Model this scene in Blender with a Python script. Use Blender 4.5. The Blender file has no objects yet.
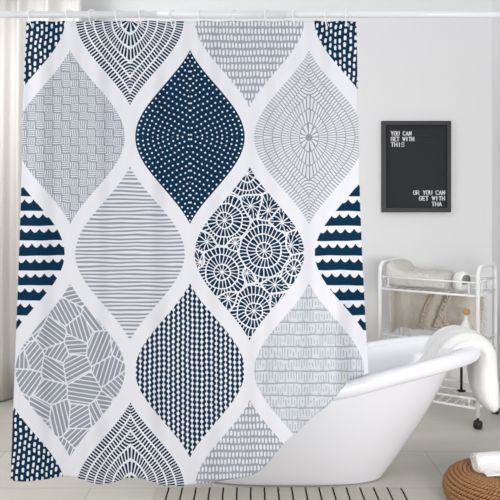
import bpy, math, random
from mathutils import Vector, noise
PI = math.pi
random.seed(7)
S = bpy.context.scene
COL = S.collection
F = 700.0; CH = 1.5; HY = 200.0          # focal length in pixels, camera height, horizon row

def R(d): return math.radians(d)
# ---------------------------------------------------------------- camera, world, lights, exposure
cam = bpy.data.objects.new('camera', bpy.data.cameras.new('camera')); COL.objects.link(cam)
cam.location = (0, 0, CH); cam.rotation_euler = (PI/2, 0, 0)
cam.data.sensor_width = 36; cam.data.lens = 36*F/500; cam.data.shift_y = (HY-250)/500
cam.data.clip_start = .05
S.camera = cam
w = bpy.data.worlds.new('sky'); S.world = w; w.use_nodes = True
w.node_tree.nodes['Background'].inputs[0].default_value = (.94, .965, 1, 1)
w.node_tree.nodes['Background'].inputs[1].default_value = .46
def area(name, loc, target, size, power, col=(1, 1, 1), sy=None):
    l = bpy.data.lights.new(name, 'AREA'); l.energy = power; l.size = size; l.color = col
    if sy: l.shape = 'RECTANGLE'; l.size_y = sy
    o = bpy.data.objects.new(name, l); COL.objects.link(o); o.location = loc
    o.rotation_euler = (Vector(target)-Vector(loc)).to_track_quat('-Z', 'Y').to_euler()
    return o
area('window_light', (-2.0, 3.9, 2.6), (.9, 4.6, .7), 1.3, 32, (1, .99, .98))
area('overhead_fill', (.6, 4.2, 4.6), (.6, 4.4, 0), 2.6, 20, (1, .995, .985))  # added unseen fill from above, brightens the room behind the curtain
area('side_fill', (-3.6, 1.1, 2.0), (.1, 3.6, 1.0), 1.3, 40, (1, .99, .98))  # added unseen fill from the left, grazes the curtain to show its folds
area('front_fill', (1.3, -1.2, 1.7), (1.5, 5.2, .6), 1.4, 84, (1, .995, .985))  # added fill behind the camera for wall, cart and floor, no doorway there
area('low_front_fill', (1.3, -1.2, 1.2), (1.7, 5.2, .5), 1.0, 6.5, (1, .99, .98)).data.spread = R(50)  # narrower added fill, lifts the lower right of the room
S.view_settings.view_transform = 'Standard'; S.view_settings.look = 'None'
S.view_settings.exposure = 0; S.view_settings.gamma = 1; S.view_settings.use_curve_mapping = False

# ---------------------------------------------------------------- helpers
def at(px, py, d):                        # point seen at a pixel of the photo at distance d into the room
    return Vector(((px-250)/F*d, d, CH-(py-HY)/F*d))
def lin(c): return tuple((v/255/12.92 if v/255 <= .04045 else ((v/255+.055)/1.055)**2.4) for v in c)
def rgb(r, g, b): return (*lin((r, g, b)), 1)

def mat(name, col, rough=.6, bump=0, bscale=60, spec=.5, metal=0, var=0, vscale=8):
    m = bpy.data.materials.new(name); m.use_nodes = True
    nt = m.node_tree; b = nt.nodes['Principled BSDF']
    b.inputs['Base Color'].default_value = col; b.inputs['Roughness'].default_value = rough
    b.inputs['Specular IOR Level'].default_value = spec; b.inputs['Metallic'].default_value = metal
    tc = nt.nodes.new('ShaderNodeTexCoord')
    if var:
        n = nt.nodes.new('ShaderNodeTexNoise'); n.inputs['Scale'].default_value = vscale; n.inputs['Detail'].default_value = 4
        r = nt.nodes.new('ShaderNodeMixRGB'); r.inputs[1].default_value = col
        r.inputs[2].default_value = tuple(c*(1-var) for c in col[:3])+(1,)
        nt.links.new(tc.outputs['Object'], n.inputs['Vector']); nt.links.new(n.outputs['Fac'], r.inputs[0])
        nt.links.new(r.outputs[0], b.inputs['Base Color'])
    if bump:
        n = nt.nodes.new('ShaderNodeTexNoise'); n.inputs['Scale'].default_value = bscale; n.inputs['Detail'].default_value = 3
        p = nt.nodes.new('ShaderNodeBump'); p.inputs['Strength'].default_value = bump; p.inputs['Distance'].default_value = .01
        nt.links.new(tc.outputs['Object'], n.inputs['Vector']); nt.links.new(n.outputs['Fac'], p.inputs['Height'])
        nt.links.new(p.outputs[0], b.inputs['Normal'])
    return m

class MB:
    def __init__(s): s.v = []; s.f = []; s.uv = None
    def add(s, vs, fs):
        o = len(s.v); s.v += [tuple(p) for p in vs]; s.f += [tuple(i+o for i in f) for f in fs]; return s
    def box(s, c, d, axes=None):
        ax = axes or (Vector((1, 0, 0)), Vector((0, 1, 0)), Vector((0, 0, 1)))
        vs = [Vector(c)+ax[0]*(d[0]/2*i)+ax[1]*(d[1]/2*j)+ax[2]*(d[2]/2*k) for i in (-1, 1) for j in (-1, 1) for k in (-1, 1)]
        return s.add(vs, [(0, 1, 3, 2), (4, 6, 7, 5), (0, 4, 5, 1), (2, 3, 7, 6), (0, 2, 6, 4), (1, 5, 7, 3)])
    def rings(s, rings, closed=False, caps=True):
        n = len(rings[0]); o = len(s.v)
        for r in rings: s.v += [tuple(p) for p in r]
        m = len(rings)
        for i in range(m if closed else m-1):
            for j in range(n):
                a = o+i*n+j; b = o+i*n+(j+1) % n; c = o+((i+1) % m)*n+(j+1) % n; d = o+((i+1) % m)*n+j
                s.f.append((a, b, c, d))
        if caps and not closed:
            s.f.append(tuple(o+j for j in range(n))[::-1]); s.f.append(tuple(o+(m-1)*n+j for j in range(n)))
        return s
    def tube(s, pts, r, closed=False, seg=8):
        pts = [Vector(p) for p in pts]; n = len(pts); rs = r if isinstance(r, (list, tuple)) else [r]*n
        rings = []; up = None
        for i, p in enumerate(pts):
            if closed: t = pts[(i+1) % n]-pts[i-1]
            else: t = pts[min(i+1, n-1)]-pts[max(i-1, 0)]
            t.normalize()
            if up is None: up = Vector((0, 0, 1)) if abs(t.z) < .9 else Vector((1, 0, 0))
            a = (up-t*up.dot(t)); a.normalize(); b = t.cross(a); up = a
            rings.append([p+(a*math.cos(2*PI*k/seg)+b*math.sin(2*PI*k/seg))*rs[i] for k in range(seg)])
        return s.rings(rings, closed)
    def lathe(s, c, prof, seg=24):
        c = Vector(c)
        return s.rings([[c+Vector((r*math.cos(2*PI*k/seg), r*math.sin(2*PI*k/seg), z)) for k in range(seg)] for r, z in prof])
    def build(s, name, m, parent=None, smooth=True, bevel=0, solid=0, sub=0):
        me = bpy.data.meshes.new(name); me.from_pydata(s.v, [], s.f); me.update()
        for mm in (m if isinstance(m, list) else [m]): me.materials.append(mm)
        if smooth:
            me.polygons.foreach_set('use_smooth', [True]*len(me.polygons))
        o = bpy.data.objects.new(name, me); COL.objects.link(o)
        if parent:
            o.parent = parent; o.matrix_parent_inverse = Vector((0, 0, 0)) and o.matrix_parent_inverse
            me.transform(__import__('mathutils').Matrix.Translation(-parent.location)) if parent.type == 'EMPTY' else None
            if parent.type != 'EMPTY' and parent.get('_off') is not None:
                me.transform(__import__('mathutils').Matrix.Translation(-Vector(parent['_off'])))
            o['_off'] = tuple(parent.location) if parent.type == 'EMPTY' else (tuple(parent['_off']) if parent.get('_off') is not None else (0, 0, 0))
        if bevel:
            b = o.modifiers.new('bevel', 'BEVEL'); b.width = bevel; b.segments = 2; b.limit_method = 'ANGLE'
        if solid:
            b = o.modifiers.new('solid', 'SOLIDIFY'); b.thickness = solid; b.offset = 0
        if sub:
            b = o.modifiers.new('sub', 'SUBSURF'); b.levels = b.render_levels = sub
        if smooth and bevel:
            me.set_sharp_from_angle(angle=R(40)) if hasattr(me, 'set_sharp_from_angle') else None
        return o
def R(d): return math.radians(d)
def thing(name, label, cat, loc=(0, 0, 0), group=None):
    o = bpy.data.objects.new(name, None); COL.objects.link(o); o.location = loc; o.empty_display_size = .1
    return tag(o, label, cat, group)
def tag(o, label=None, cat=None, group=None, kind=None):
    if label: o['label'] = label
    if cat: o['category'] = cat
    if group: o['group'] = group
    if kind: o['kind'] = kind
    return o
def smooth(a, b, x):
    t = min(1, max(0, (x-a)/(b-a))); return t*t*(3-2*t)
def interp(x, pts):
    if x <= pts[0][0]: return pts[0][1]
    for (a, b), (c, d) in zip(pts, pts[1:]):
        if x <= c: return b+(d-b)*(x-a)/(c-a)
    return pts[-1][1]
def sinterp(x, pts):                       # smoothed through its points (Catmull-Rom)
    n = len(pts)
    if x <= pts[0][0]: return pts[0][1]
    if x >= pts[-1][0]: return pts[-1][1]
    for i in range(n-1):
        if x <= pts[i+1][0]:
            x0, y0 = pts[i]; x1, y1 = pts[i+1]; h = x1-x0; t = (x-x0)/h
            m0 = (y1-pts[i-1][1])/(x1-pts[i-1][0]) if i > 0 else (y1-y0)/h
            m1 = (pts[i+2][1]-y0)/(pts[i+2][0]-x0) if i+2 < n else (y1-y0)/h
            return (2*t**3-3*t*t+1)*y0+(t**3-2*t*t+t)*h*m0+(3*t*t-2*t**3)*y1+(t**3-t*t)*h*m1

# ---------------------------------------------------------------- the room
WALL = 5.45; XR = 1.884; XL = -2.3; WH = 3.2
wallm = mat('wall_paint', rgb(229, 229, 230), .9, bump=.03, bscale=30, spec=.2, var=.03, vscale=2)
def floor_mat():
    m = mat('floor_tiles', rgb(168, 165, 162), .42, spec=.35); nt = m.node_tree; b = nt.nodes['Principled BSDF']
    tc = nt.nodes.new('ShaderNodeTexCoord'); mp = nt.nodes.new('ShaderNodeMapping')
    mp.inputs['Location'].default_value = (-.42, -3.646+.53*8, 0)
    br = nt.nodes.new('ShaderNodeTexBrick'); br.inputs['Scale'].default_value = 1
    br.inputs['Brick Width'].default_value = 1.25; br.inputs['Row Height'].default_value = .53
    br.inputs['Mortar Size'].default_value = .004; br.inputs['Mortar Smooth'].default_value = .6
    br.inputs['Color1'].default_value = rgb(220, 216, 207); br.inputs['Color2'].default_value = rgb(216, 212, 203)
    br.inputs['Mortar'].default_value = rgb(188, 184, 176)
    n = nt.nodes.new('ShaderNodeTexNoise'); n.inputs['Scale'].default_value = 3; n.inputs['Detail'].default_value = 6
    mp2 = nt.nodes.new('ShaderNodeMapping'); mp2.inputs['Scale'].default_value = (.5, 2.5, 1)
    mx = nt.nodes.new('ShaderNodeMixRGB'); mx.blend_type = 'MULTIPLY'; mx.inputs[0].default_value = .22
    nt.links.new(tc.outputs['Object'], mp.inputs[0]); nt.links.new(mp.outputs[0], br.inputs['Vector'])
    nt.links.new(tc.outputs['Object'], mp2.inputs[0]); nt.links.new(mp2.outputs[0], n.inputs['Vector'])
    nt.links.new(br.outputs[0], mx.inputs[1]); nt.links.new(n.outputs['Fac'], mx.inputs[2]); nt.links.new(mx.outputs[0], b.inputs['Base Color'])
    return m
def struct(name, c, d, m):
    return tag(MB().box(c, d).build(name, m, smooth=False), kind='structure')
struct('floor', ((XL+XR)/2, 2.2, -.05), (XR-XL+.2, 6.7, .1), floor_mat())
struct('wall_back', ((XL+XR)/2, WALL+.05, WH/2), (XR-XL+.2, .1, WH), wallm)
struct('wall_right', (XR+.05, 2.6, WH/2), (.1, 5.7, WH), wallm)
struct('wall_left', (XL-.05, 4.5, WH/2), (.1, 1.9, WH), wallm)

white_metal = mat('white_coated_metal', rgb(238, 238, 238), .35)
white_plastic = mat('white_plastic', rgb(242, 242, 245), .35)
black_rubber = mat('black_rubber', rgb(28, 27, 28), .5)
enamel = mat('white_enamel', rgb(236, 236, 241), .16, spec=.5)

# ---------------------------------------------------------------- patterned cloth: small node-math language
HW, HH = 54.7, 87.2
class Nodes:
    def __init__(s, nt): s.nt = nt
    def put(s, sock, v):
        if isinstance(v, E): s.nt.links.new(v.s, sock)
        else: sock.default_value = v
    def m(s, op, a, b=None, c=None):
        n = s.nt.nodes.new('ShaderNodeMath'); n.operation = op
        s.put(n.inputs[0], a)
        if b is not None: s.put(n.inputs[1], b)
        if c is not None: s.put(n.inputs[2], c)
        return E(s, n.outputs[0])
    def xyz(s, x, y, z=0.0):
        n = s.nt.nodes.new('ShaderNodeCombineXYZ')
        for i, v in enumerate((x, y, z)): s.put(n.inputs[i], v)
        return n.outputs[0]
    def noise(s, x, y, scale, detail=1.0, z=0.0):
        n = s.nt.nodes.new('ShaderNodeTexNoise'); n.inputs['Scale'].default_value = scale; n.inputs['Detail'].default_value = detail
        s.nt.links.new(s.xyz(x, y, z), n.inputs['Vector']); return E(s, n.outputs['Fac'])-.5
    def rnd(s, a, b=0.0, c=0.0):
        n = s.nt.nodes.new('ShaderNodeTexWhiteNoise'); n.noise_dimensions = '3D'
        s.nt.links.new(s.xyz(a, b, c), n.inputs['Vector']); return E(s, n.outputs['Value'])
class E:
    def __init__(s, N, sock): s.N = N; s.s = sock
    def __add__(a, b): return a.N.m('ADD', a, b)
    __radd__ = __add__
    def __sub__(a, b): return a.N.m('SUBTRACT', a, b)
    def __rsub__(a, b): return a.N.m('SUBTRACT', b, a)
    def __mul__(a, b): return a.N.m('MULTIPLY', a, b)
    __rmul__ = __mul__
    def __truediv__(a, b): return a.N.m('DIVIDE', a, b)
    def __rtruediv__(a, b): return a.N.m('DIVIDE', b, a)
    def __lt__(a, b): return a.N.m('LESS_THAN', a, b)
    def __gt__(a, b): return a.N.m('GREATER_THAN', a, b)
    def abs(a): return a.N.m('ABSOLUTE', a)
    def floor(a): return a.N.m('FLOOR', a)
    def fr(a): return a.N.m('FRACT', a)
    def min(a, b): return a.N.m('MINIMUM', a, b)
    def max(a, b): return a.N.m('MAXIMUM', a, b)
    def sin(a): return a.N.m('SINE', a)
    def cos(a): return a.N.m('COSINE', a)
    def sqrt(a): return a.N.m('SQRT', a)
    def atan2(a, b): return a.N.m('ARCTAN2', a, b)
def Wn(u): return (u*(PI/2)).cos()*.5+(u*PI).cos()*.25+.25
def level(N, X, Y, rounder=False):                       # which scaled ogee outline a point lies on (1 = the outline itself)
    t = Y.abs()/HH; xx = X.abs()/HW
    s = xx+t+.001
    for _ in range(2):
        u = (t/s).min(1.0)
        g = s*Wn(u)-xx
        dg = Wn(u)+u*((u*(PI/2)).sin()+(u*PI).sin())*(.25*PI)
        s = s-g/dg
    s = s.max(.001); u = (t/s).min(1.0); s0 = s
    if rounder:
        e = (xx*xx+t*t*1.1).sqrt(); s = s+(e-s)*((.8-s)*1.7).max(0.0).min(.85)
    W1 = ((u*(PI/2)).sin()+(u*PI).sin())*(.25*PI/HH); l = (W1*W1+1/HW**2).sqrt()
    return s, (1/HW)/l, W1/l, (Wn(u)+u*W1*HH)/l      # level, outline normal (x, y), distance per unit of level
NAVY = rgb(3, 47, 75); GREY = rgb(160, 165, 177); WHITE = rgb(233, 233, 239)
def p_navy_dash(N, X, Y):
    xx = (X+Y*.06+N.noise(X, Y, .03)*7)/4.9; col = xx.floor(); yy = (Y+N.noise(X, Y, .02)*4)/7.0+N.rnd(col)*.35+col*.42; row = yy.floor()
    j = N.rnd(row, col)-.5; k = N.rnd(row, col, 4.0)-.5
    a = (xx.fr()-.5+j*.2)/.24; b = (yy.fr()-.5+k*.16)/.32
    return NAVY, [((a*a*a*a+b*b*b*b) < 1.0, WHITE)]
def p_grey_dash(N, X, Y):
    yy = (Y+N.noise(X, Y, .02)*3)/7.2; row = yy.floor(); xx = X/3.5+N.rnd(row)*3+N.noise(X, Y, .05)*.8; col = xx.floor()
    k = N.rnd(row, col)-.5
    a = (xx.fr()-.5)/.3; b = (yy.fr()-.5+k*.12)/.35
    return GREY, [((a*a*a*a+b*b*b*b) < 1.0, WHITE)]
def p_lines(N, X, Y):
    return rgb(229, 230, 236), [(((Y+N.noise(X*.25, Y, .09)*4)/3.95).fr() < .48, rgb(152, 157, 168))]
def p_basket(N, X, Y):
    x = (X+N.noise(X, Y, .05)*3)/8.6; y = (Y+N.noise(Y, X, .05)*3)/8.2
    ix = x.floor(); iy = y.floor(); par = ((ix+iy)*.5).fr() > .25
    c = x.fr()*par+y.fr()*(1-par); o = y.fr()*par+x.fr()*(1-par)
    ln = ((c*4.0)+N.noise(X, Y, .3)*.5).fr() < .56
    inn = (o-.5).abs() < .44
    return rgb(151, 156, 167), [(ln*inn, rgb(222, 224, 231))]
def spokes(N, X, Y, nb, pitch):            # strokes standing square to nested ogee outlines
    s, nx, ny, dist = level(N, X, Y, True); z = s*nb; band = z.floor()
    a = (z.fr()-.5)*dist/nb; inner = z < (nb/2)
    q1 = (Y.abs()-a*ny)/pitch+band*.37; q2 = X.atan2(Y)/(2*PI)*(((band+.5)*(148.0/nb)).floor())
    return z, a, q1+(q2-q1)*inner, nx, dist
def p_radial(N, X, Y):
    z, a, q, nx, dist = spokes(N, X, Y, 6.0, 2.45)
    return NAVY, [((q.fr() < .40).max((z.fr()-.5).abs()*dist/6.0 > (dist/12.0-.85)), WHITE)]
def p_concentric(N, X, Y):
    z, a, q, nx, dist = spokes(N, X, Y, 6.0, 2.45)
    dot = (X*X+Y*Y) < 12.0
    return rgb(226, 227, 233), [((q.fr() < .36).max(z.fr()*dist/6.0 < .7).max(dot), rgb(150, 154, 162))]
def p_dots(N, X, Y):
    s, nx, ny, dist = level(N, X, Y); nb = 11.0; z = s*nb; ring = z.floor()
    a = (z.fr()-.5)*dist/nb; q = Y.abs()/4.5+ring*.5+N.noise(ring, ring*.3, 1.7)*1.5
    t = ((q.fr()-.5)*4.5-a*ny)/nx
    return NAVY, [((a*a+t*t) < .85, WHITE)]
def p_scallop(N, X, Y):
    y = (Y-2.0+N.noise(X, Y, .03)*3)/14.9; f = y.fr()
    x = X/9.0+N.rnd(y.floor())*2; sc = ((x.fr()*PI).sin())*.27
    return NAVY, [(f < (sc+.2), WHITE)]
def p_beads(N, X, Y):
    xx = (X+N.noise(X, Y, .03)*2)/4.75; c = xx.floor(); y = (Y/5.3)+N.rnd(c)*5
    a = (xx.fr()-.5)*4.75; b = (y.fr()-.5)*5.3
    return NAVY, [((a*a+b*b) < 2.6, WHITE), ((a.abs() < .36), WHITE)]
def p_pale(N, X, Y):
    yy = (Y+N.noise(X, Y, .06)*3)/12.2; row = yy.floor(); f = yy.fr(); xx = X/2.7+N.rnd(row)*3+N.noise(X, row, .05)*2; col = xx.floor()
    r = N.rnd(row, col)
    st = (xx.fr() < .3)*(f > (r*.5))*(f < (N.rnd(col, row)*.5+.6))
    return rgb(212, 216, 222), [(st, rgb(170, 176, 184)), ((f < .12), rgb(166, 171, 180)), ((f > .9)*(xx.fr() > .3)*(r > .5), rgb(188, 193, 200))]
def p_hatch(N, X, Y):
    nt = N.nt
    out = {}
    for feat in ('F1', 'DISTANCE_TO_EDGE'):
        v = nt.nodes.new('ShaderNodeTexVoronoi'); v.voronoi_dimensions = '2D'; v.feature = feat
        v.inputs['Scale'].default_value = 1/21.0; nt.links.new(N.xyz(X+400.0, Y*.85+300.0), v.inputs['Vector']); out[feat] = v
    sep = nt.nodes.new('ShaderNodeSeparateColor'); nt.links.new(out['F1'].outputs['Color'], sep.inputs[0])
    a = E(N, sep.outputs[0])*7.0
    l = ((X*a.cos()+Y*a.sin())/4.3).fr() < .28
    e = E(N, out['DISTANCE_TO_EDGE'].outputs['Distance']) < .032
    return rgb(150, 155, 167), [(l.max(e), rgb(230, 231, 237))]
SEEDS = [(224.5, 220, 12, 1), (264.5, 251, 16, 1.25), (222, 272, 14, 1.15), (254, 311, 12, .85), (247, 174, 8, 1.2),
         (250.5, 206.5, -2, 1), (269, 209.5, -2, 1), (206.6, 241, -2, 1.1), (235, 243, -3, 1), (291, 245, -1, 1.2), (246.6, 274, -3, 1.1),
         (274.5, 285, -2, 1), (294, 268, 2, 1.2), (282, 222, 0, 1.2), (229, 299, -1, 1.1), (200, 262, -3, 1.0), (278, 305, 1, 1)]
def p_flowers(N, X, Y):
    nt = N.nt
    x = X+N.noise(X, Y, .06)*5; y = Y+N.noise(Y, X, .06, z=3.0)*5
    P = N.xyz(x, y); m1 = None
    for sx, sy, wt, asp in SEEDS:
        c = (sx-249.5, sy-253.4, 0)
        d = nt.nodes.new('ShaderNodeVectorMath'); d.operation = 'DISTANCE'; nt.links.new(P, d.inputs[0]); d.inputs[1].default_value = c
        dd = E(N, d.outputs['Value'])-float(wt)
        if m1 is None: m1 = dd; m2 = dd+99.0; cx = dd*0+c[0]; cy = dd*0+c[1]; ww = dd*0+float(wt)
        else:
            lt = dd < m1
            m2 = m2.min(dd.max(m1)); m1 = m1.min(dd)
            cx = cx+lt*(c[0]-cx); cy = cy+lt*(c[1]-cy); ww = ww+lt*(float(wt)-ww)
    r = m1+ww
    edge = (m2-m1)*.5
    ring = r/8.8; band = ring.floor()
    ang = (x-cx).atan2(y-cy)
    q = ang/(2*PI)*((band*13.0+10.0))+band*.4
    sp = (q.fr()-.5).abs() < (1.0/(r*(2*PI)/(band*13.0+10.0)+.3)*.54)
    # rings only in the big flowers, and the outlines where neighbours meet
    big = ww > 1.0
    rg = ((ring.fr() > .85)*(big))
    return NAVY, [(sp.max(rg).max(edge < .8).max(r < .9), WHITE)]
def cloth_mat(name, pat, cx, cy, rotate=False):
    m = bpy.data.materials.new(name); m.use_nodes = True; nt = m.node_tree; b = nt.nodes['Principled BSDF']
    b.inputs['Roughness'].default_value = .75; b.inputs['Specular IOR Level'].default_value = .1
    b.inputs['Base Color'].default_value = WHITE
    if pat:
        uv = nt.nodes.new('ShaderNodeUVMap'); uv.uv_map = 'print'
        sp = nt.nodes.new('ShaderNodeSeparateXYZ'); nt.links.new(uv.outputs[0], sp.inputs[0])
        N = Nodes(nt)
        X = E(N, sp.outputs[0])*500.0-cx; Y = (1-E(N, sp.outputs[1]))*500.0-cy
        if rotate: Y = Y+0
        base, layers = pat(N, X, Y)
        col = base
        def mix(f, a, bb):
            n = nt.nodes.new('ShaderNodeMixRGB'); nt.links.new(f.s, n.inputs[0])
            for i, v in ((1, a), (2, bb)):
                if isinstance(v, tuple): n.inputs[i].default_value = v
                else: nt.links.new(v, n.inputs[i])
            return n.outputs[0]
        for f, c in layers: col = mix(f, col, c)
        inside = (X.abs() < Wn((Y.abs()/HH).min(1.0))*HW)*(Y.abs() < HH)
        nt.links.new(mix(inside, WHITE, col), b.inputs['Base Color'])
    return m
CELLS = [('navy_dashes', p_navy_dash, 10.4, 20), ('navy_radial', p_radial, 130, 20), ('grey_dashes', p_grey_dash, 249.5, 20), ('navy_dashes_b', p_navy_dash, 369, 20),
         ('basket', p_basket, 70.2, 137), ('navy_dots', p_dots, 190, 137), ('concentric', p_concentric, 309, 137.4),
         ('scallops', p_scallop, 10, 253.6), ('stripes', p_lines, 130, 253.6), ('flowers', p_flowers, 249.5, 253.4), ('scallops_b', p_scallop, 369.5, 253.6),
         ('hatch', p_hatch, 70.4, 370.2), ('beads', p_beads, 190, 370.4), ('pale_rows', p_pale, 309, 370.4),
         ('navy_dashes_c', p_navy_dash, 10, 487), ('navy_radial_b', p_radial, 130.5, 487.5), ('grey_dashes_b', p_grey_dash, 250, 487), ('plain', None, 369.5, 487)]
cmats = [cloth_mat('cloth_'+n, p, x, y) for n, p, x, y in CELLS]

# ---------------------------------------------------------------- shower curtain
RODY = 3.41
EL = [(20, 26.5), (100, 23), (190, 21.3), (270, 18.5), (360, 15), (480, 10.6)]
ER = [(20, 356.5), (100, 357.8), (200, 360), (250, 362), (300, 364.5), (375, 368.5), (405, 369)]
HEM = [(10, 480.5), (25, 481.5), (45, 479.5), (62, 476.5), (77, 477.7), (92, 482.5), (102, 484.2), (114, 482.5), (128, 478), (145, 479.2), (155, 482.5), (164, 485.7),
       (182, 486), (196, 484), (210, 482.5), (230, 479.5), (250, 475.7), (257, 472.5), (265, 466), (282, 445.5), (295, 434), (312, 417), (324, 408), (336, 396), (345, 385), (350, 378), (355, 390), (369, 402)]
def cdepth(x, y):
    b = smooth(15, 300, y)
    f = .010*math.sin(x/57*2*PI+.8+y*.0012)*(0.35+.9*b)+.0075*math.sin(x/27.5*2*PI+1.1+y*.002)*(1.1-.5*b)+.004*math.sin(x/17+y*.011)
    f += .0035*math.sin(x/11.3+1.7-y*.006)*b
    f += .004*noise.noise(Vector((x*.03, y*.012, 1)))
    if 85 < x < 200: f -= .007*smooth(400, 480, y)*(math.sin((x-62)/72*2*PI-PI/2)+1)
    clear = smooth(300, 345, x)
    tuck = smooth(335, 356, x)*smooth(230, 372, y)*.185
    return RODY-.004+f*1.35*(1-.7*clear*b)+tuck-.012*b*(1-smooth(335, 350, x))
def curtain():
    nc, nr = 150, 196
    mb = MB(); uvs = []
    for j in range(nr+1):
        for i in range(nc+1):
            a = i/nc; b = j/nr
            # the hem height at this column, found along the slanting edges
            y = 20.8+b*440; x = 0
            for _ in range(3):
                x = interp(y, EL)*(1-a)+interp(y, ER)*a
                xb = interp(460, EL)*(1-a)+interp(400, ER)*a
                top = 21.2+.5*math.sin(x/27.5*2*PI+2)
                y = top+(sinterp(xb, HEM)-top)*b
            mb.v.append(tuple(at(x, y, cdepth(x, y)))); uvs.append((x/500, 1-y/500))
    for j in range(nr):
        for i in range(nc):
            k = j*(nc+1)+i; mb.f.append((k, k+nc+1, k+nc+2, k+1))
    root = thing('shower_curtain', 'white shower curtain printed with navy and grey ogee shapes, hanging before the bathtub', 'curtain', (-.3, RODY, 0))
    o = mb.build('fabric_panel', cmats, root, solid=.0015)
    me = o.data; lay = me.uv_layers.new(name='print')
    for p in me.polygons:
        mx = my = 0
        for li in p.loop_indices:
            u = uvs[me.loops[li].vertex_index]; lay.data[li].uv = u; mx += u[0]/4; my += u[1]/4
        x = mx*500; y = (1-my)*500; best = None
        for n, (_, _, cx, cy) in enumerate(CELLS):
            t = abs(y-cy)/HH; u = min(1, t)
            g = abs(x-cx)-HW*(.5*math.cos(PI*u/2)+.25+.25*math.cos(PI*u))+max(0, t-1)*HH*.8
            if best is None or g < best[0]: best = (g, n)
        p.material_index = best[1]
    return root
curt = curtain()
HX = [32.5, 70, 92.5, 119, 142.5, 173, 201, 235, 267.5, 295, 327, 347.5]
for hx in HX:
    c = at(hx+.3, 25, cdepth(hx, 25)-.0035)
    ring = [c+Vector((math.cos(k*PI/8)*.0062, 0, math.sin(k*PI/8)*.0062)) for k in range(16)]
    MB().tube(ring, .0015, closed=True, seg=6).build('eyelet', white_metal, curt)
# rod
rodm = mat('rod_white', rgb(236, 237, 242), .3)
RZ = CH+(HY-14.6)/F*RODY; RR = .0175
rod = thing('shower_rod', 'white straight curtain rod running across the top of the room', 'rod', (0, RODY, RZ))
MB().tube([(XL+.012, RODY, RZ), (-.44, RODY, RZ)], RR-.0015, seg=20).build('inner_tube', rodm, rod)
MB().tube([(-.455, RODY, RZ), (.17, RODY, RZ)], RR+.001, seg=20).build('sleeve', rodm, rod)
MB().tube([(.16, RODY, RZ), (XR-.012, RODY, RZ)], RR-.002, seg=20).build('outer_tube', rodm, rod)
for x0, x1 in ((XL+.001, XL+.02), (XR-.02, XR-.001)):
    MB().tube([(x0, RODY, RZ), (x1, RODY, RZ)], .035, seg=24).build('end_flange', rodm, rod)
HL = ['white curtain hook at the left end of the rod, above the navy dashed corner',
      'white curtain hook above the top tip of the basket weave shape, second from left',
      'third white curtain hook from the left, just right of the white band',
      'fourth white curtain hook from the left, above the navy radial fan',
      'fifth white curtain hook from the left, just right of the navy fan centre',
      'sixth white curtain hook from the left, at the right edge of the navy fan',
      'seventh white curtain hook from the left, at the left edge of the grey dashes',
      'eighth white curtain hook from the left, above the left half of the grey dashes',
      'ninth white curtain hook from the left, above the middle of the grey dashes',
      'tenth white curtain hook from the left, at the right edge of the grey dashes',
      'white curtain hook next to last on the right, above the navy dashed corner',
      'white curtain hook at the right end of the shower curtain']
proto = None
for i, hx in enumerate(HX):
    X = (hx-250)/F*RODY
    if proto is None:
        th = R(33); ax = Vector((math.sin(th), math.cos(th), 0)); pts = []
        for k in range(28):
            a = 2*PI*k/28; top = math.sin(a) > 0
            y = math.cos(a)*(.0275 if top else .0275-.010*(-math.sin(a))); z = math.sin(a)*(.021 if top else .060)
            pts.append(ax*y+Vector((0, 0, z-.0)))
        proto = MB().tube(pts, .0033, closed=True, seg=8).build('curtain_hook', white_plastic); h = proto
    else:
        h = proto.copy(); COL.objects.link(h)
    h.location = (X, RODY, RZ+.001)
    tag(h, HL[i], 'curtain hook', 'white hooks holding the shower curtain on the rod')

# ---------------------------------------------------------------- bathtub
TC = 3.87
ZT = [(-.46, .62), (-.2, .565), (0, .55), (.3, .552), (.48, .574), (.71, .63), (.9, .668), (1.06, .694), (1.26, .715)]
def se(a, cx, ra, rb, n):
    c, s = math.cos(a), math.sin(a)
    return (cx+ra*math.copysign(abs(c)**(2/n), c), TC+rb*math.copysign(abs(s)**(2/n), s))
NS = 96
def tubring(cx, ra, rb, n, zf):
    out = []
    for k in range(NS):
        x, y = se(2*PI*k/NS, cx, ra, rb, n); out.append(Vector((x, y, zf(x))))
    return out
def blend(A, B, t): return [a.lerp(b, t) for a, b in zip(A, B)]
tub = thing('bathtub', 'white freestanding slipper bathtub with a raised right end, behind the shower curtain', 'bathtub', (.25, TC, 0))
zt = lambda x: sinterp(x, ZT)
base = tubring(.225, .505, .215, 3.0, lambda x: 0.0)
under = tubring(.375, .745, .335, 2.35, lambda x: zt(x+.05)-.058)
rings = []
rings.append([Vector((p.x*.94+.215*.06, TC+(p.y-TC)*.9, .002)) for p in base])
rings.append([Vector((p.x*.985+.215*.015, TC+(p.y-TC)*.97, .006)) for p in base])
for i in range(0, 25):
    v = i/24
    lift = .02
    bl = blend([p+Vector((0, 0, .016)) for p in base], under, v)
    k = v**1.0
    bulge = .026*math.sin(PI*v)
    ring = []
    for p in bl:
        d = Vector((p.x-.3, p.y-TC, 0)); d.normalize(); ring.append(p+d*bulge)
    rings.append(ring)
body = MB().rings(rings[:], caps=False)
body.f.append(tuple(range(NS))[::-1])
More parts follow.
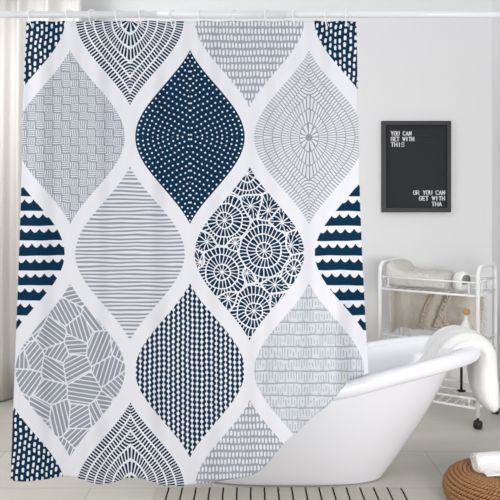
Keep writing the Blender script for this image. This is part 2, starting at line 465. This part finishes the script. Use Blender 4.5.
# inner bowl
inner_top = tubring(.40, .785, .318, 2.35, lambda x: zt(x)-.006)
inner_mid = tubring(.355, .70, .30, 2.35, lambda x: zt(x+.05)-.06)
inner_bot = tubring(.235, .40, .135, 2.6, lambda x: .10)
ir = [inner_top, blend(inner_top, inner_mid, .45)]
for i in range(0, 25):
    v = i/24; ir.append([Vector((a.x+(b.x-a.x)*v, a.y+(b.y-a.y)*v, a.z+(b.z-a.z)*(.6*v+.4*math.sin(v*PI/2)))) for a, b in zip(inner_mid, inner_bot)])
body.rings(ir, caps=False); body.f.append(tuple(len(body.v)-NS+k for k in range(NS)))
body.build('body', enamel, tub)
# rolled rim: cross-section swept round
mid = [(.40, .855, .39), ]
rim = MB(); rr = []
sec = [(-.078, -.004), (-.074, .006), (-.060, .012), (-.03, .013), (-.012, .008), (0, -.008), (.003, -.034), (-.002, -.056), (-.014, -.066), (-.04, -.068), (-.068, -.06), (-.078, -.03)]
for k in range(NS*2):
    a = 2*PI*k/(NS*2)
    x, y = se(a, .40, .858, .392, 2.35); xi, yi = se(a, .40, .858-.08, .392-.08, 2.35)
    dx, dy = x-xi, y-yi; L = math.hypot(dx, dy); dx /= L; dy /= L
    rr.append([Vector((x+dx*o*L/.08, y+dy*o*L/.08, zt(x+dx*o)+h)) for o, h in sec])
rim.rings(rr, closed=True)
rim.build('rolled_rim', enamel, tub, sub=1)

# ---------------------------------------------------------------- white towel over the raised end of the tub
terry = mat('white_terry', rgb(240, 240, 238), .95, bump=.5, bscale=160, spec=.1)
def towel():
    path = [  # X, Y, Z, half width along Y, half thickness
        (.90, 3.96, .50, .12, .010), (.97, 3.95, .58, .16, .012), (1.045, 3.94, .65, .19, .024), (1.10, 3.93, .702, .20, .036), (1.155, 3.92, .732, .195, .040), (1.21, 3.90, .735, .185, .042),
        (1.26, 3.875, .70, .165, .042), (1.272, 3.85, .64, .14, .050), (1.268, 3.83, .57, .13, .062), (1.272, 3.81, .50, .12, .066), (1.278, 3.80, .45, .115, .058), (1.294, 3.79, .41, .105, .045), (1.308, 3.785, .384, .085, .028), (1.314, 3.785, .374, .05, .01)]
    n = 60; rings = []
    def P(t, c):
        u = t*(len(path)-1); return sinterp(u, [(i, p[c]) for i, p in enumerate(path)])
    for i in range(n+1):
        t = i/n; p = Vector((P(t, 0), P(t, 1), P(t, 2))); q = Vector((P(min(1, t+.02), 0), 0, P(min(1, t+.02), 2)))-Vector((P(max(0, t-.02), 0), 0, P(max(0, t-.02), 2)))
        q.normalize(); nrm = Vector((-q.z, 0, q.x)); hw = P(t, 3); th = max(.006, P(t, 4)); ring = []
        for k in range(56):
            a = 2*PI*k/56; s = math.cos(a); w_ = math.sin(a)
            yy = hw*math.copysign(abs(s)**.8, s)
            fold = .008*math.sin(yy*55+1+t*2)*(w_ > 0)+.006*noise.noise(Vector((yy*14, t*6, w_)))
            ring.append(p+Vector((0, yy, 0))+nrm*(th*math.copysign(abs(w_)**.75, w_)+fold*min(1, th/.02)))
        rings.append(ring)
    o = MB().rings(rings).build('bath_towel', terry)
    tag(o, 'white bath towel draped over the raised right end of the bathtub', 'towel')
towel()

# ---------------------------------------------------------------- rug
def rug():
    m = mat('rug_weave', rgb(208, 203, 192), .95, bump=.6, bscale=220, spec=.1, var=.12, vscale=60); nt = m.node_tree; b = nt.nodes['Principled BSDF']
    src = b.inputs['Base Color'].links[0].from_socket
    N = Nodes(nt); tc = nt.nodes.new('ShaderNodeTexCoord'); sp = nt.nodes.new('ShaderNodeSeparateXYZ'); nt.links.new(tc.outputs['Object'], sp.inputs[0])
    X = E(N, sp.outputs[0]); Yc = E(N, sp.outputs[1])
    x = (X+.4204+.0707*20+N.noise(X*3, Yc*10, 3.0)*.004)/.0707
    ln = (x+.5).fr(); msk = (ln-.5).abs() < .062
    mx = nt.nodes.new('ShaderNodeMixRGB'); nt.links.new(msk.s, mx.inputs[0]); nt.links.new(src, mx.inputs[1]); mx.inputs[2].default_value = rgb(38, 34, 34)
    nt.links.new(mx.outputs[0], b.inputs['Base Color'])
    x0, x1, y0, y1 = -.485, .787, 2.75, 3.634; pts = []
    for cx, cy, a0 in ((x1-.02, y1-.02, 0), (x0+.02, y1-.02, 90), (x0+.02, y0+.02, 180), (x1-.02, y0+.02, 270)):
        for k in range(7):
            a = R(a0+k*15); pts.append((cx+.02*math.cos(a), cy+.02*math.sin(a)))
    o = MB().rings([[(x, y, z) for x, y in pts] for z in (.001, .009)]).build('bath_rug', m, smooth=False, bevel=.002)
    tag(o, 'flat cream bath rug with thin dark stripes on the floor before the bathtub', 'rug')
rug()

# ---------------------------------------------------------------- rolling cart
CP = Vector((1.493, 4.585, 0)); CU = Vector((-.819, .574, 0)); CV = Vector((.574, .819, 0)); CW, CD = .693, .40
def L(u, v, z): return CP+CU*(CW-u)+CV*v+Vector((0, 0, z))       # u from the left post, v towards the wall
cart = thing('rolling_cart', 'white metal three-tier rolling cart on black casters against the back wall', 'cart', L(CW/2, CD/2, 0))
for u in (0, CW):
    pts = [L(u, 0, .075)]
    for k in range(9):
        a = PI-k*PI/16; pts.append(L(u, .07+.07*math.cos(a), .985+.07*math.sin(a)))
    for k in range(9):
        a = PI/2-k*PI/16; pts.append(L(u, CD-.07+.07*math.cos(a), .985+.07*math.sin(a)))
    pts.append(L(u, CD, .075))
    MB().tube(pts, .0138, seg=12).build('side_frame', white_metal, cart)
def basket(z0, z1, name='basket'):
    mb = MB(); i = .004
    c = [(i, i), (CW-i, i), (CW-i, CD-i), (i, CD-i)]
    for z, r in ((z0, .0085), (z1, .0065)):
        for k in range(4):
            a, b = c[k], c[(k+1) % 4]; mb.tube([L(*a, z), L(*b, z)], r, seg=8)
    for a in c: mb.tube([L(*a, z0), L(*a, z1)], .006, seg=6)
    for u in (.06, CW-.06):
        for v in (i, CD-i): mb.tube([L(u, v, z0), L(u, v, z1)], .005, seg=6)
    for v in (.09, CD-.09):
        for u in (i, CW-i): mb.tube([L(u, v, z0), L(u, v, z1)], .005, seg=6)
    for k in range(1, 12): mb.tube([L(CW*k/12, i, z0), L(CW*k/12, CD-i, z0)], .0028, seg=6)
    mb.tube([L(i, CD/2, z0-.003), L(CW-i, CD/2, z0-.003)], .004, seg=6)
    mb.build(name, white_metal, cart)
basket(.868, .955); basket(.465, .545); basket(.13, .19)
for u in (0, CW):
    for v in (0, CD):
        c = MB().tube([L(u, v, .078), L(u, v, .052)], .009, seg=10).box(L(u, v, .045), (.03, .012, .022), (CU, CV, Vector((0, 0, 1)))).build('caster', black_rubber, cart)
        MB().tube([L(u-.025, v, .028), L(u-.021, v, .028), L(u+.021, v, .028), L(u+.025, v, .028)], [.022, .028, .028, .022], seg=20).build('wheel', black_rubber, c)

# folded beige throw in the top basket
throwm = mat('beige_knit', rgb(230, 226, 219), .95, bump=1.0, bscale=130, spec=.1, var=.15, vscale=90)
def folded_throw():
    mb = MB(); nu, nk = 60, 40; rings = []
    for i in range(nu+1):
        u = .02+(CW-.235-.02)*i/nu; t = i/nu
        top = interp(t, [(0, 1.0), (.04, 1.06), (.10, 1.066), (.16, 1.045), (.25, 1.01), (.35, .997), (.7, .997), (1, .99)])
        e = min(1, math.sin(PI*min(.5, max(.0, min(t, 1-t)*9)))**.5+.25)
        zc = (.882+top)/2; hz = (top-.882)/2*e; hv = .165*(.92+.08*e); ring = []
        for k in range(nk):
            a = 2*PI*k/nk; c, s = math.cos(a), math.sin(a)
            v = .195+hv*math.copysign(abs(c)**.5, c); z = zc+hz*math.copysign(abs(s)**.6, s)
            n = noise.noise(Vector((u*16, v*16, z*16)))*.014+noise.noise(Vector((u*50, v*50, z*50)))*.007
            ring.append(L(u, v+n*c, z+n*(1 if s > 0 else .2)))
        rings.append(ring)
    o = mb.rings(rings).build('folded_throw', throwm)
    tag(o, 'beige textured throw folded in the top basket of the rolling cart', 'blanket')
folded_throw()
# beige cloth hanging under the top basket, with braided tassels
hangm = mat('beige_cotton', rgb(222, 215, 205), .95, bump=.8, bscale=90, spec=.1, var=.15, vscale=40)
braidm = mat('braided_yarn', rgb(200, 188, 173), .95, bump=.5, bscale=200, spec=.1)
hang = thing('tasselled_cloth', 'beige cloth with braided tassels hanging below the top basket of the cart', 'cloth', L(.3, .33, .5))
def hanging():
    mb = MB(); nu, nz = 80, 50
    for j in range(nz+1):
        for i in range(nu+1):
            t = i/nu; s = j/nz; q = t*.86; wob = .012*math.sin(t*21+s*1.3)+.02*noise.noise(Vector((t*8, s*4, 0)))*s
            if q < .23: u, v = .032+wob*.6, .08+q
            elif q < .29: a = (q-.23)/.06*PI/2; u, v = .072-.04*math.cos(a)+wob*.6, .31+.03*math.sin(a)+wob*.4
            else: u, v = .072+(q-.29)*.95+.01*math.sin(s*5)*t, .34+wob
            z = .852-s*(.30+.012*math.sin(t*21))
            v += .004*noise.noise(Vector((t*40, s*30, 2)))
            mb.v.append(tuple(L(u, v, z)))
    for j in range(nz):
        for i in range(nu):
            k = j*(nu+1)+i; mb.f.append((k, k+nu+1, k+nu+2, k+1))
    mb.build('cloth_panel', hangm, hang, solid=.008)
    def onp(px, py):       # where the line of sight to a pixel meets the plane of the cloth
        n = CV; p0 = L(0, .285, 0); o = Vector((0, 0, CH)); d = at(px, py, 1)-o
        return o+d*((p0-o).dot(n)/d.dot(n))
    for poly in ([(433.5, 295), (429, 303), (425.5, 312), (423.5, 320), (422, 328)], [(450, 295), (446, 303), (443, 309), (441, 317), (436, 327)], [(441, 311), (444, 319), (450, 327)], [(438, 320), (442, 326), (446, 329)]):
        P = [onp(*q) for q in poly]; cum = [0]
        for a, b in zip(P, P[1:]): cum.append(cum[-1]+(b-a).length)
        T = cum[-1]; mb = MB()
        for ph in (0, 2*PI/3, 4*PI/3):
            pts = []; rs = []
            for k in range(61):
                s = T*k/60; c = Vector([sinterp(s, [(cc, p[ax]) for cc, p in zip(cum, P)]) for ax in range(3)])
                w_ = s*2*PI/.085+ph
                pts.append(c-CU*(.0155*math.sin(w_))+CV*(.008*math.sin(2*w_))+Vector((0, 0, .003*math.cos(w_)))); rs.append(0.0075 if k < 52 else .0075+.0005*(k-52))
            mb.tube(pts, rs, seg=7)
        mb.build('braided_tassel', braidm, hang)
    mb = MB()                 # fringe along the right edge
    for k in range(16):
        z = .84-.27*k/15; mb.tube([L(.612, .335, z), L(.632+.006*math.sin(k*2.3), .332, z-.008), L(.648+.008*math.sin(k*1.7), .333, z-.022)], [.004, .0035, .002], seg=6)
    mb.build('fringe', hangm, hang)
hanging()
# small white device with a grey face in the top basket
def gadget():
    t = thing('small_speaker', 'small rounded white device with a grey face beside the throw in the top basket', 'device', L(.535, .16, .876))
    wm = mat('gloss_white_plastic', rgb(236, 236, 234), .3); gm = mat('grey_face', rgb(128, 128, 126), .7, bump=.3, bscale=300)
    ax = Vector((.35, -.93, 0)).normalized(); sx = Vector((0, 0, 1)).cross(ax).normalized()
    c = L(.535, .16, .876); rings = []
    prof = [(-.045, .75), (-.04, .9), (-.025, 1), (.025, 1), (.04, .9), (.045, .78)]
    out = []
    for k in range(33):
        a = PI*k/32; out.append((.052*math.cos(a), .075+.058*math.sin(a)))
    out += [(-.056, .04), (-.05, .004), (.05, .004), (.056, .04)]
    for o_, s in prof: rings.append([c+ax*o_+sx*(x*s)+Vector((0, 0, .07+(z-.07)*s)) for x, z in out])
    MB().rings(rings).build('casing', wm, t)
    MB().rings([[c+ax*(.0455+e)+sx*(x*.62)+Vector((0, 0, .083+(z-.07)*.5)) for x, z in out] for e in (-.002, .003)]).build('front_face', gm, t)
gadget()
# bottle with a wooden stopper, middle basket
def bottle():
    c = L(.575, .13, .4785)
    t = thing('stoppered_bottle', 'white bottle with a round wooden stopper in the middle basket of the cart', 'bottle', c)
    MB().lathe(c, [(.038, 0), (.043, .004), (.045, .012), (.045, .135), (.043, .155), (.034, .180), (.018, .200), (.014, .215), (.014, .236), (.012, .24)], 28).build('glass_body', mat('frosted_white_glass', rgb(232, 232, 230), .25), t)
    MB().lathe(c, [(.012, .2415), (.019, .246), (.0235, .256), (.0235, .268), (.019, .279), (.012, .283)], 24).build('stopper', mat('light_wood', rgb(205, 160, 96), .5, var=.25, vscale=60), t)
bottle()
# dark rod and pale block on the bottom basket
def bottom_items():
    c = L(.472, .34, .1365)
    t = thing('toilet_brush', 'thin dark upright handle on a small round foot, in the bottom basket', 'brush', c)
    dm = mat('dark_metal', rgb(52, 48, 46), .35, metal=.6)
    MB().lathe(c, [(.03, 0), (.03, .008), (.012, .013)], 24).build('foot', dm, t)
    MB().tube([c+Vector((0, 0, .012)), c+Vector((0, 0, .30))], .0095, seg=12).build('handle', dm, t)
    o = MB().box(L(.60, .04+.05, .1625), (.10, .055, .05), (CU, CV, Vector((0, 0, 1)))).build('soap_block', mat('pale_grey_block', rgb(196, 194, 190), .7), bevel=.008)
    tag(o, 'small pale grey block lying in the bottom basket of the cart', 'box')
bottom_items()

# ---------------------------------------------------------------- letter board
def board():
    D = WALL-.002; x0, x1 = (381.5-250)/F*5.43, (450.8-250)/F*5.43; zt_, zb = CH+79/F*5.43, CH-12.3/F*5.43
    root = thing('letter_board', 'black framed felt letter board with white letters hanging on the back wall', 'letter board', ((x0+x1)/2, D, zb))
    fm = mat('black_frame', rgb(36, 37, 41), .5); W_ = .034
    mb = MB()
    A = [(x0, zb), (x1, zb), (x1, zt_), (x0, zt_)]; I = [(x0+W_, zb+W_), (x1-W_, zb+W_), (x1-W_, zt_-W_), (x0+W_, zt_-W_)]
    vs = []
    for y in (D-.032, D): vs += [(x, y, z) for x, z in A]+[(x, y, z) for x, z in I]
    fs = []
    for k in range(4):
        n = (k+1) % 4
        fs += [(k, n, 4+n, 4+k), (8+k, 12+k, 12+n, 8+n), (k, 8+k, 8+n, n), (4+k, 4+n, 12+n, 12+k)]
    mb.add(vs, fs).build('frame', fm, root, smooth=False, bevel=.003)
    mb = MB(); z = zb+W_; p = .0115; h = zt_-zb-2*W_; n = int(h/p); p = h/n
    prof = []
    for k in range(n):
        prof += [(z+k*p, D-.014), (z+k*p+p*.72, D-.014), (z+k*p+p*.74, D-.010), (z+k*p+p*.98, D-.010)]
    prof.append((z+h, D-.014))
    vs = [(x, y, zz) for zz, y in prof for x in (x0+W_, x1-W_)]
    mb.add(vs, [(2*k, 2*k+1, 2*k+3, 2*k+2) for k in range(len(prof)-1)]).box(((x0+x1)/2, D-.005, (zt_+zb)/2), (x1-x0-2*W_, .008, h))
    mb.build('felt', mat('grooved_felt', rgb(58, 59, 63), .95, bump=.3, bscale=300, spec=.1), root, smooth=False)
    lm = mat('white_letters', rgb(240, 240, 240), .4)
    # stroke letters, drawn on a 4 x 6 grid
    G = {'Y': [[(0, 6), (2, 3), (4, 6)], [(2, 3), (2, 0)]], 'O': [[(1, 0), (0, 1), (0, 5), (1, 6), (3, 6), (4, 5), (4, 1), (3, 0), (1, 0)]],
         'U': [[(0, 6), (0, 1), (1, 0), (3, 0), (4, 1), (4, 6)]], 'C': [[(4, 5), (3, 6), (1, 6), (0, 5), (0, 1), (1, 0), (3, 0), (4, 1)]],
         'A': [[(0, 0), (2, 6), (4, 0)], [(.8, 2), (3.2, 2)]], 'N': [[(0, 0), (0, 6), (4, 0), (4, 6)]], 'G': [[(4, 5), (3, 6), (1, 6), (0, 5), (0, 1), (1, 0), (3, 0), (4, 1), (4, 3), (2.4, 3)]],
         'E': [[(4, 6), (0, 6), (0, 0), (4, 0)], [(0, 3), (3, 3)]], 'T': [[(0, 6), (4, 6)], [(2, 6), (2, 0)]], 'W': [[(-.5, 6), (.8, 0), (2, 5), (3.2, 0), (4.5, 6)]],
         'I': [[(2, 6), (2, 0)]], 'H': [[(0, 0), (0, 6)], [(4, 0), (4, 6)], [(0, 3), (4, 3)]], 'S': [[(4, 5), (3, 6), (1, 6), (0, 5), (0, 4), (1, 3), (3, 3), (4, 2), (4, 1), (3, 0), (1, 0), (0, 1)]],
         'R': [[(0, 0), (0, 6), (3, 6), (4, 5), (4, 4), (3, 3), (0, 3)], [(2, 3), (4, 0)]]}
    k = 5.43/F
    def line(txt, xs, xe, yc):
        n = len(txt); adv = (xe-xs)/(n-.28); w_ = adv*.70; h_ = 3.9
        for i, ch in enumerate(txt):
            if ch == ' ': continue
            mb = MB()
            for st in G[ch]:
                P = [(((xs+i*adv+px/4*w_)-250)*k, CH-(yc+h_/2-py/6*h_-HY)*k) for px, py in st]
                for (ax, az), (bx, bz) in zip(P, P[1:]):
                    dx, dz = bx-ax, bz-az; l = math.hypot(dx, dz); dx /= l; dz /= l; hs = .0028
                    mb.box(((ax+bx)/2, D-.0165, (az+bz)/2), (l+hs*1.4, .005, hs*2), (Vector((dx, 0, dz)), Vector((0, 1, 0)), Vector((-dz, 0, dx))))
            mb.build('letter', lm, root, smooth=False)
    line('YOU CAN', 391.2, 411.3, 133.4); line('GET WITH', 391.2, 414, 139.0); line('THIS', 391.2, 404.2, 144.6)
    line('OR YOU CAN', 413.6, 444.8, 192.6); line('GET WITH', 419.4, 444.6, 198.3); line('THA', 432, 441.6, 204.0)
board()

# ---------------------------------------------------------------- rattan pouf with a rolled towel
def pouf():
    c = Vector((1.23, 3.42, 0)); RO, H = .272, .17; m = mat('woven_rattan', rgb(202, 148, 100), .55, bump=.5, bscale=140, spec=.4, var=.72, vscale=80)
    dm = mat('rattan_core', rgb(96, 62, 36), .8)
    t = thing('rattan_pouf', 'low round woven rattan pouf with a rolled towel on it, at the bottom right', 'pouf', c)
    prof = []
    for k in range(0, 41):                   # outer profile from the floor over the side to the middle of the top
        s = k/40
        if s < .62:
            a = -PI*.42+(PI*.92)*(s/.62); prof.append((RO-.10+.10*math.cos(a), .086+.083*math.sin(a)))
        else:
            q = (s-.62)/.38; r0, z0 = prof[-1] if False else (RO-.10, .169)
            prof.append(((RO-.10)*(1-q), .169-.008*math.sin(q*PI/2)))
    MB().lathe(c, [(.10, .003)]+[(max(.002, r-.010) if i < 30 else max(.002, r), z-.009*(z > .1)+.0) for i, (r, z) in enumerate(prof)], 64).build('core', dm, t)
    # coils: twisted rope rows laid round the profile
    cum = [0]
    for a, b in zip(prof, prof[1:]): cum.append(cum[-1]+math.hypot(a[0]-b[0], a[1]-b[1]))
    T = cum[-1]; rows = int(T/.0205); mb = MB()
    for j in range(rows):
        s = T*(j+.5)/rows; r = interp(s, [(q, p[0]) for q, p in zip(cum, prof)]); z = interp(s, [(q, p[1]) for q, p in zip(cum, prof)])
        if r < .012: continue
        r2 = interp(min(T, s+.004), [(q, p[0]) for q, p in zip(cum, prof)]); z2 = interp(min(T, s+.004), [(q, p[1]) for q, p in zip(cum, prof)])
        tr, tz = r2-r, z2-z; l = math.hypot(tr, tz) or 1; tr /= l; tz /= l; nr, nz = tz, -tr      # along and out of the profile
        if nr*1 < 0 and s < .2: nr, nz = -nr, -nz
        nst = max(4, int(2*PI*r/.033))
        for ph in (0, 1):  # two strands to a coil
            pts = []; N_ = nst*8
            for k in range(N_):
                a = 2*PI*k/N_; w_ = nst*a+ph*PI+j*1.9
                o1 = .0064*math.sin(w_); o2 = .006*math.cos(w_)
                rr_ = r+tr*o1+nr*o2; zz = z+tz*o1+nz*o2
                pts.append(c+Vector((rr_*math.cos(a), rr_*math.sin(a), max(.006, zz))))
            mb.tube(pts, .0051, closed=True, seg=5)
    mb.build('woven_coils', m, t)
    tw = MB(); R0 = .047; ax = Vector((1, .12, 0.02)).normalized(); sd = Vector((-.12, 1, 0)).normalized(); up = ax.cross(sd).normalized()
    c0 = Vector((1.093, 3.40, .176+R0+.001)); rings = []
    for i in range(25):
        q = i/24*.36; e = 1-.16*max(0, 1-q/.02)**2-.16*max(0, 1-(.36-q)/.02)**2; ring = []
        for k in range(48):
            a = 2*PI*k/48; rad = R0*e*(1+.03*math.sin(3*a+1)); rad += .002*noise.noise(Vector((q*20, math.cos(a)*2, math.sin(a)*2)))
            fl = 0
            ring.append(c0+ax*q+sd*(rad*math.cos(a)*1.08)+up*(rad*math.sin(a)))
        rings.append(ring)
    tw.rings(rings)
    roll = thing('rolled_towel', 'small white towel rolled up on top of the rattan pouf', 'towel', c0-Vector((0, 0, R0)))
    tw.build('roll', terry, roll)
    sp = MB(); pts = []; rs = []               # spiral layers on the end of the roll
    for k in range(120):
        a = k/120*2*PI*3.3; rad = R0*.92*(1-k/128); pts.append(c0-ax*.0005+sd*(rad*math.cos(a)*1.05)+up*(rad*math.sin(a)))
    sp.tube(pts, .0045, seg=6).build('spiral_end', terry, roll)
    fl = MB(); g = []                          # the loose flap lying under the roll
    for z in (.0, .009):
        g.append([c0+ax*x+sd*y+up*(-R0+z+.001) for x, y in ((.03, -.066), (.35, -.068), (.35, .0), (.03, .0))])
    fl.rings(g).build('loose_flap', terry, roll, bevel=.003)
pouf()

# ---------------------------------------------------------------- window drape at the left
def drape():
    m = mat('linen_drape', rgb(230, 227, 223), .9, bump=.2, bscale=200, spec=.1); mb = MB(); n, nz = 140, 10
    for j in range(nz+1):
        for i in range(n+1):
            X = -2.2+.95*i/n; s = j/nz
            y = 5.2+.045*math.sin(X*31+.5)+.02*math.sin(X*57+1+s*.6)+.008*math.sin(X*90)
            mb.v.append((X+.01*math.sin(s*3+X*9), y, .012+3.1*(1-s)))
    for j in range(nz):
        for i in range(n):
            k = j*(n+1)+i; mb.f.append((k, k+n+1, k+n+2, k+1))
    o = mb.build('window_drape', m, solid=.003)
    tag(o, 'off-white floor-length window drape at the left edge, behind the shower curtain', 'drape')
drape()
for o in COL.objects:
    if '_off' in o: del o['_off']
